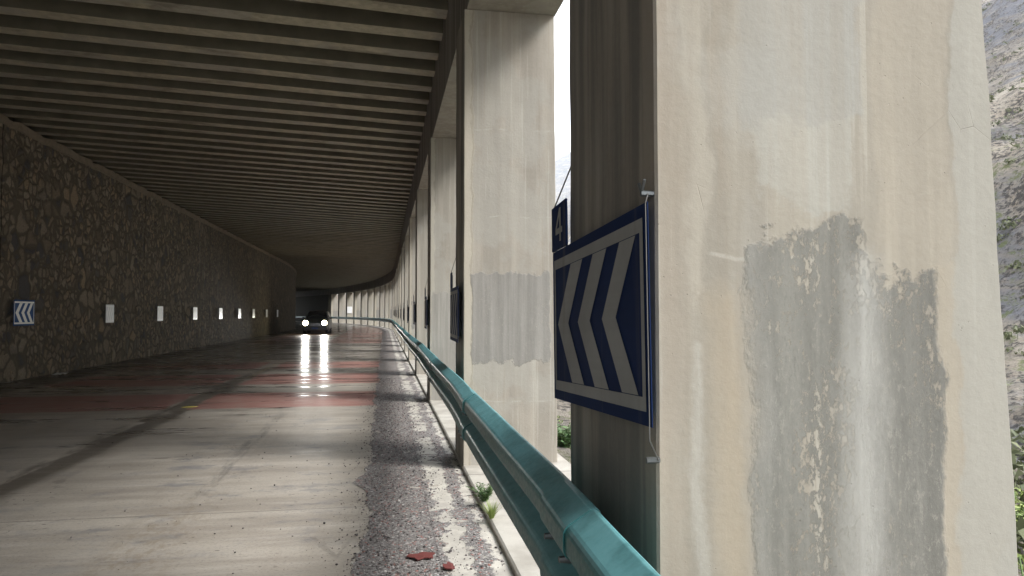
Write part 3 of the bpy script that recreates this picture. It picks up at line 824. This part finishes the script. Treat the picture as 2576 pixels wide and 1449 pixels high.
# ------------------------------------------------------------------ oncoming car
M['car_paint'] = plain('dark_grey_car_paint', (.06, .065, .075), .3, .5, .1)
M['car_glass'] = plain('dark_windscreen', (.01, .012, .014), .08, 0, .1)
M['rubber'] = plain('tyre_rubber', (.015, .015, .015), .9)
M['chrome'] = plain('grille_chrome', (.4, .4, .42), .25, 1)
m = MB('headlight_beam_lens'); m.b.inputs['Emission Color'].default_value = (1, .9, .55, 1); m.b.inputs['Emission Strength'].default_value = 15
m.b.inputs['Base Color'].default_value = (.9, .9, .9, 1); M['lamp'] = m.m
M['plate_w'] = plain('number_plate_blue', (.03, .08, .3), .4)
CX, CY = -4.95, 55.0
car = empty('oncoming_car', (CX, CY, 0), (0, 0, math.atan2(CX, CY)*-0.0))
tag(car, 'oncoming dark car with both headlights lit, driving the left lane on the wet road', 'car')
def body_mesh():
    # stations from nose (y=0) to tail (y=4.6): (y, half width, z bottom, z belt, z top, half width top)
    st = [(0.0, .66, .36, .70, .74, .60), (.08, .80, .28, .86, .90, .74), (.5, .90, .24, .98, 1.02, .82), (1.15, .92, .24, 1.04, 1.08, .84),
          (1.45, .92, .24, 1.06, 1.16, .80), (2.0, .92, .24, 1.07, 1.60, .68), (2.5, .92, .24, 1.07, 1.70, .66), (3.5, .92, .24, 1.08, 1.68, .66),
          (4.2, .91, .26, 1.08, 1.55, .64), (4.5, .86, .32, 1.02, 1.12, .72), (4.62, .74, .40, .90, .94, .62)]
    vs, fs = [], []
    for (y, wb, z0, zb, zt, wt) in st:
        for (x, z) in ((-wb*.85, z0), (-wb, z0+.14), (-wb, zb-.10), (-wb*.965, zb), (-wt, zt-.05), (-wt*.8, zt), (0, zt+.02), (wt*.8, zt), (wt, zt-.05), (wb*.965, zb), (wb, zb-.10), (wb, z0+.14), (wb*.85, z0)):
            vs.append((x, y, z))
    n = 13
    for i in range(len(st)-1):
        for k in range(n):
            a, b = i*n+k, i*n+(k+1) % n; fs.append((a, b, b+n, a+n))
    fs.append(tuple(range(n))); fs.append(tuple((len(st)-1)*n+k for k in range(n))[::-1])
    return vs, fs
v, f = body_mesh(); body = mk('body', v, f, M['car_paint'], car)
md = body.modifiers.new('bev', 'BEVEL'); md.width = .03; md.segments = 2; md.limit_method = 'ANGLE'; md.angle_limit = R(20)
bm = bmesh.new()
a = [(-.74, 1.47, 1.13), (.74, 1.47, 1.13), (.60, 1.985, 1.595), (-.60, 1.985, 1.595)]
vv = [bm.verts.new((x, y-.018, z+.018)) for x, y, z in a]; bm.faces.new(vv)
ws = from_bm('windscreen', bm, M['car_glass'], car)
for sx in (-1, 1):
    bm = bmesh.new()
    for (y0, y1) in ((2.0, 2.75), (2.82, 3.55)):
        vv = [bm.verts.new((sx*x, y, z)) for x, y, z in ((.902, y0, 1.10), (.902, y1, 1.10), (.72, y1-.05, 1.60), (.72, y0+.12, 1.57))]; bm.faces.new(vv)
    from_bm('side_window', bm, M['car_glass'], car)
    bm = bmesh.new(); bbox(bm, sx*.99-.09, sx*.99+.09, 1.62, 1.74, 1.08, 1.22, .03); from_bm('mirror', bm, M['car_paint'], car)
    bm = bmesh.new(); cyl(bm, (sx*.66, -.035, .80), (sx*.66, .12, .80), .195, 20)
    hl = from_bm('headlight', bm, M['chrome'], car)
    bm = bmesh.new(); cyl(bm, (sx*.66, -.045, .80), (sx*.66, -.037, .80), .18, 20); from_bm('lens', bm, M['lamp'], hl)
    bm = bmesh.new(); cyl(bm, (sx*.62, -.01, .42), (sx*.62, .08, .42), .05, 12); from_bm('fog_light', bm, M['chrome'], car)
    for y in (.95, 3.7):
        wh = empty('wheel', (sx*.80, y, .34)); wh.parent = car
        bm = bmesh.new(); cyl(bm, (-.11, 0, 0), (.11, 0, 0), .34, 24); from_bm('tyre', bm, M['rubber'], wh)
        bm = bmesh.new(); cyl(bm, (-.12, 0, 0), (.12, 0, 0), .20, 12); from_bm('rim', bm, M['chrome'], wh)
    L = bpy.data.lights.new('headlight_lamp', 'SPOT'); L.energy = 200; L.spot_size = R(46); L.spot_blend = 1.0; L.shadow_soft_size = .1; L.color = (1, .985, .95)
    lo = bpy.data.objects.new('headlight_lamp', L); COL.objects.link(lo); lo.parent = car; lo.location = (sx*.66, -.10, .80); lo.rotation_euler = (R(87), 0, R(180))
bm = bmesh.new()
for k in range(4): bbox(bm, -.42, .42, -.02, .0, .58+.06*k, .60+.06*k)
from_bm('grille', bm, M['chrome'], car)
bm = bmesh.new(); bbox(bm, -.84, .84, -.06, .12, .30, .50, .05); from_bm('bumper', bm, M['car_paint'], car)
bm = bmesh.new(); bbox(bm, -.22, .22, -.08, -.062, .36, .48, .004); from_bm('licence_plate', bm, M['plate_w'], car)

# ------------------------------------------------------------------ loose grit, flakes, weeds, rocks
def chunk(bm, x, y, z, r, seed):
    res = bmesh.ops.create_icosphere(bm, subdivisions=1, radius=r)
    rr = random.Random(seed); sx, sy, sz = rr.uniform(.7, 1.3), rr.uniform(.7, 1.3), rr.uniform(.45, .9)
    for v in res['verts']:
        v.co = Vector((v.co.x*sx, v.co.y*sy, v.co.z*sz))*(1+rr.uniform(-.2, .2))+Vector((x, y, z))
def stones_obj(name, n, fn, mat, rmin, rmax, seed):
    rr = random.Random(seed)
    base = []
    for k in range(6):
        bm = bmesh.new(); chunk(bm, 0, 0, 0, 1, k+seed); base.append(([v.co.copy() for v in bm.verts], [[q.index for q in f.verts] for f in bm.faces])); bm.free()
    V, F = [], []
    for _ in range(n):
        x, y, sc = fn(rr)
        r = rmin*(rmax/rmin)**(rr.random()**2.6)*sc; bv, bf = rr.choice(base); a = rr.uniform(0, 6.28); ca, sa = math.cos(a), math.sin(a)
        n0 = len(V); p = path(y, x, .006+r*.3)
        V += [(p.x+r*(v.x*ca-v.y*sa), p.y+r*(v.x*sa+v.y*ca), p.z+r*v.z) for v in bv]; F += [tuple(i+n0 for i in q) for q in bf]
    o = mk(name, V, F, mat); tag(o, kind='stuff'); return o
def gritm():
    m = MB('loose_dark_grit'); g = m.n.new('ShaderNodeNewGeometry'); r = g.outputs['Random Per Island']
    c = m.mix(m.ramp(r, 0, 1, 0, 1, False), (.055, .048, .047), (.24, .215, .205)); c = m.mix(m.ramp(r, .93, .96), c, (.45, .43, .40))
    return m.fin(c, .85)
M['grit'] = gritm()
def f1(rr):
    y = 2.4+rr.random()**1.7*15
    while True:
        x = rr.gauss(.08, .17)
        if -.75 < x < .70: break
    return x, y, 1
o = stones_obj('loose_gravel', 15000, f1, M['grit'], .0022, .011, 3); o['label'] = 'loose dark gravel scattered along the road edge'; o['category'] = 'gravel'
def f2(rr): return rr.uniform(.30, .73), 2.4+rr.random()**1.5*12, 1
o = stones_obj('loose_chippings', 1700, f2, M['grit'], .003, .013, 5); o['label'] = 'sparse stone chippings on the pale gutter beside the kerb slab'; o['category'] = 'gravel'
def f3(rr): return -rr.random()**2*3.2-.1, 2.4+rr.random()*9, 1
o = stones_obj('stray_chippings', 520, f3, M['grit'], .002, .009, 8); o['label'] = 'stray chips scattered thinly over the near lane'; o['category'] = 'gravel'

def ray_ground(px, py, z=0.):
    """where the photo's pixel (2576-wide) meets the ground"""
    x = (px-1288)/1860; y = -(py-724.5)/1860
    dv = camo.rotation_euler.to_matrix() @ Vector((x, y, -1)); t = (z-1.5)/dv.z
    return Vector((0, 0, 1.5))+dv*t
M['flake'] = plain('red_paint_flake', (.15, .035, .03), .7, 0, .35, 60)
def flake(px, py, w, h, seed, lab):
    p = ray_ground(px, py, .02); rr = random.Random(seed); bm = bmesh.new(); n = 13; top = []
    for k in range(n):
        a = 6.283*k/n; q = 1+rr.uniform(-.3, .25)
        top.append(bm.verts.new((w*q*math.cos(a), h*q*math.sin(a), .004+.003*rr.random())))
    f = bm.faces.new(top); ex = bmesh.ops.extrude_face_region(bm, geom=[f])
    for v in [g for g in ex['geom'] if isinstance(g, bmesh.types.BMVert)]: v.co.z -= .006
    o = from_bm('paint_flake', bm, M['flake'], loc=(p.x, p.y, .018), rot=(0, 0, rr.uniform(0, 3)))
    tag(o, lab, 'paint flake', 'red paint flakes on the ground')
flake(1062, 1398, .085, .06, 1, 'torn dark red paint flake lying in the gravel')
flake(1130, 1424, .055, .035, 2, 'small red paint flake on the pale gutter, right of the torn one')
flake(1252, 1306, .05, .02, 3, 'thin red sliver on the kerb slab beside the weeds')
M['yellow'] = plain('yellow_line_fragment', (.6, .5, .12), .6)
p = ray_ground(475, 1023, .01)
bm = bmesh.new(); vv = [bm.verts.new(q) for q in ((-.10, -.05, 0), (.05, -.07, 0), (.13, .02, 0), (.03, .07, 0), (-.06, .04, 0))]; f = bm.faces.new(vv)
ex = bmesh.ops.extrude_face_region(bm, geom=[f]); [setattr(v.co, 'z', v.co.z+.006) for v in [g for g in ex['geom'] if isinstance(g, bmesh.types.BMVert)]]
o = from_bm('paint_fragment', bm, M['yellow'], loc=(p.x, p.y, .004)); tag(o, 'small yellow fragment of lane paint on the wet centre joint', 'paint fragment')
M['litter'] = plain('white_litter', (.7, .7, .68), .7)
p = path(19.6, -7.75, 0); rr = random.Random(4); bm = bmesh.new(); g = {}
for i in range(6):
    for j in range(4): g[i, j] = bm.verts.new((i*.06-.15, j*.08-.12, .01+.05*rr.random()))
for i in range(5):
    for j in range(3): bm.faces.new((g[i, j], g[i+1, j], g[i+1, j+1], g[i, j+1]))
o = from_bm('crumpled_paper', bm, M['litter'], loc=p); o.modifiers.new('s', 'SOLIDIFY').thickness = .003
tag(o, 'scrap of white litter lying at the foot of the stone wall', 'litter')

# weeds
def leafm(name, a, b):
    m = MB(name); g = m.n.new('ShaderNodeNewGeometry'); c = m.mix(g.outputs['Random Per Island'], a, b)
    m.fin(c, .6); m.put(m.b.inputs['Subsurface Weight'], 0.); return m.m
M['weed'] = leafm('weed_leaves', (.045, .10, .03), (.12, .19, .07))
M['weed2'] = leafm('yellow_green_grass', (.16, .24, .05), (.30, .34, .10))
M['stem'] = plain('green_stem', (.10, .16, .05), .7)
def weed(name, loc, h, n, mat, lab, cat, spread=.5, leaf=.02, seed=1, group=None, grassy=False):
    rr = random.Random(seed); r = empty(name, loc); bs = bmesh.new(); bl = bmesh.new()
    for k in range(n):
        a = rr.uniform(0, 6.28); L = h*rr.uniform(.45, 1.0); sp = spread*rr.uniform(.2, 1)*L
        pts = [Vector((sp*t**1.4*math.cos(a), sp*t**1.4*math.sin(a), L*t*(1-.25*t))) for t in (0, .33, .66, 1)]
        pts = [q+Vector((math.cos(a), math.sin(a), 0))*h*.05 for q in pts]
        if not grassy:
            for p0, p1 in zip(pts, pts[1:]): cyl(bs, p0, p1, .0016*h/.15, 4)
        m_ = 14 if not grassy else 1
        for q in range(m_):
            if grassy:
                wv = Vector((-math.sin(a), math.cos(a), 0))*.0022*h/.12
                prev = None
                for i_, pp in enumerate(pts):
                    ww = wv*(1-.8*i_/3); cur = (bl.verts.new(pp-ww), bl.verts.new(pp+ww))
                    if prev: bl.faces.new((prev[0], prev[1], cur[1], cur[0]))
                    prev = cur
                continue
            t = rr.uniform(.15, 1); i_ = min(2, int(t*3)); c0 = pts[i_].lerp(pts[i_+1], t*3-i_)
            b = rr.uniform(0, 6.28); dr = Vector((math.cos(b), math.sin(b), rr.uniform(-.2, .7))).normalized()*leaf*rr.uniform(.6, 1.5)
            sd = dr.cross(Vector((rr.uniform(-1, 1), rr.uniform(-1, 1), 1))).normalized()*leaf*.28
            v = [bl.verts.new(c0), bl.verts.new(c0+dr*.5+sd), bl.verts.new(c0+dr), bl.verts.new(c0+dr*.5-sd)]; bl.faces.new(v)
    if not grassy: from_bm('stem', bs, M['stem'], r)
    else: bs.free()
    me = bpy.data.meshes.new('leaves'); bl.to_mesh(me); bl.free(); me.materials.append(mat)
    o = bpy.data.objects.new('leaves', me); COL.objects.link(o); o.parent = r
    tag(r, lab, cat, group); return r
p = ray_ground(1213, 1262, .04); weed('weed_plant', (p.x+.02, p.y, .03), .21, 46, M['weed'], 'leafy green weed growing in the kerb joint under the guardrail', 'weed', .75, .022, 2)
p = ray_ground(1238, 1308, .04); weed('grass_tuft', (p.x, p.y+.03, .03), .17, 130, M['weed2'], 'feathery yellow green grass tuft in the kerb joint nearer than the leafy weed', 'grass tuft', .7, .02, 5, grassy=True)
# bushes outside, seen through the gap
def bush(x, y, h, n, mat, lab, seed, leaf=.07, group=None):
    z = th(x, y); return weed('bush', (x, y, z-.05), h, n, mat, lab, 'bush', .8, leaf, seed, group)
bush(2.25, 9.2, .42, 70, M['weed'], 'green bush outside seen through the narrow gap below the near sign', 11)
bush(4.0, 4.1, .5, 50, M['weed2'], 'pale yellow bush outside at the lower right corner', 13, .05)
bush(5.6, 5.9, .55, 50, M['weed2'], 'low scrubby bush on the slope right of the nearest pillar', 14, .06)
# scrub and rocks across the slope
def scatter(name, n, dfun, mat, smin, smax, seed, lab, cat, leafy):
    rr = random.Random(seed); V, F = [], []
    for _ in range(n):
        x, y = dfun(rr); z = th(x, y); s_ = rr.uniform(smin, smax)
        if leafy:
            for q in range(26):
                a, e = rr.uniform(0, 6.28), rr.uniform(.0, 1.4); r = s_*rr.uniform(.3, 1); c0 = Vector((x+r*math.cos(a)*math.cos(e), y+r*math.sin(a)*math.cos(e), z+r*.7*math.sin(e)))
                n0 = len(V); L = s_*.3
                for _k in range(3): V.append(tuple(c0+Vector((rr.uniform(-1, 1), rr.uniform(-1, 1), rr.uniform(-1, 1)))*L))
                F.append((n0, n0+1, n0+2))
    o = mk(name, V, F, mat); tag(o, lab, cat, kind='stuff'); return o
M['scrub'] = leafm('dry_scrub', (.07, .085, .035), (.17, .18, .09))
def d1(rr):
    a = R(rr.choice((rr.uniform(8, 20), rr.uniform(36, 52), rr.uniform(20, 60)))); r = 6+rr.random()**1.4*130
    return 2.4+r*math.sin(a), r*math.cos(a)
scatter('scrub', 2600, d1, M['scrub'], .15, .5, 21, 'low dry scrub dotted over the rocky hillside outside', 'scrub', True)
def d2(rr):
    a = R(rr.uniform(2, 60)); r = .6+rr.random()**1.4*11
    return 1.9+r*math.sin(a), r*math.cos(a)+1
scatter('ground_cover', 1500, d2, M['weed2'], .05, .16, 22, 'yellow green ground cover on the verge outside the pillars', 'ground cover', True)
def boulder(x, y, r, seed, lab):
    rr = random.Random(seed); bm = bmesh.new(); bmesh.ops.create_icosphere(bm, subdivisions=4, radius=r)
    for v in bm.verts:
        n_ = v.co.normalized(); k = 1+.35*noise.noise(n_*1.3+Vector((seed, 0, 0)))+.18*noise.noise(n_*3.5+Vector((0, seed, 0)))
        v.co = Vector((v.co.x*1.3, v.co.y, v.co.z*.75))*k
    o = from_bm('boulder', bm, M['rock'], loc=(x, y, th(x, y)+r*.15), rot=(0, 0, rr.uniform(0, 3))); tag(o, lab, 'rock')
boulder(10.4, 10.9, .28, 3, 'rounded grey boulder on the slope at the right edge')

# ------------------------------------------------------------------ haze
bm = bmesh.new(); bbox(bm, -400, 3300, -450, 3450, -12, 560)
hz = MB('valley_haze'); hz.n.remove(hz.b); pv = hz.n.new('ShaderNodeVolumePrincipled'); pv.inputs['Density'].default_value = .00033
pv.inputs['Color'].default_value = (.78, .88, 1, 1); pv.inputs['Anisotropy'].default_value = .2
hz.l.new(pv.outputs[0], hz.n['Material Output'].inputs['Volume'])
o = from_bm('haze', bm, hz.m); tag(o, kind='stuff')
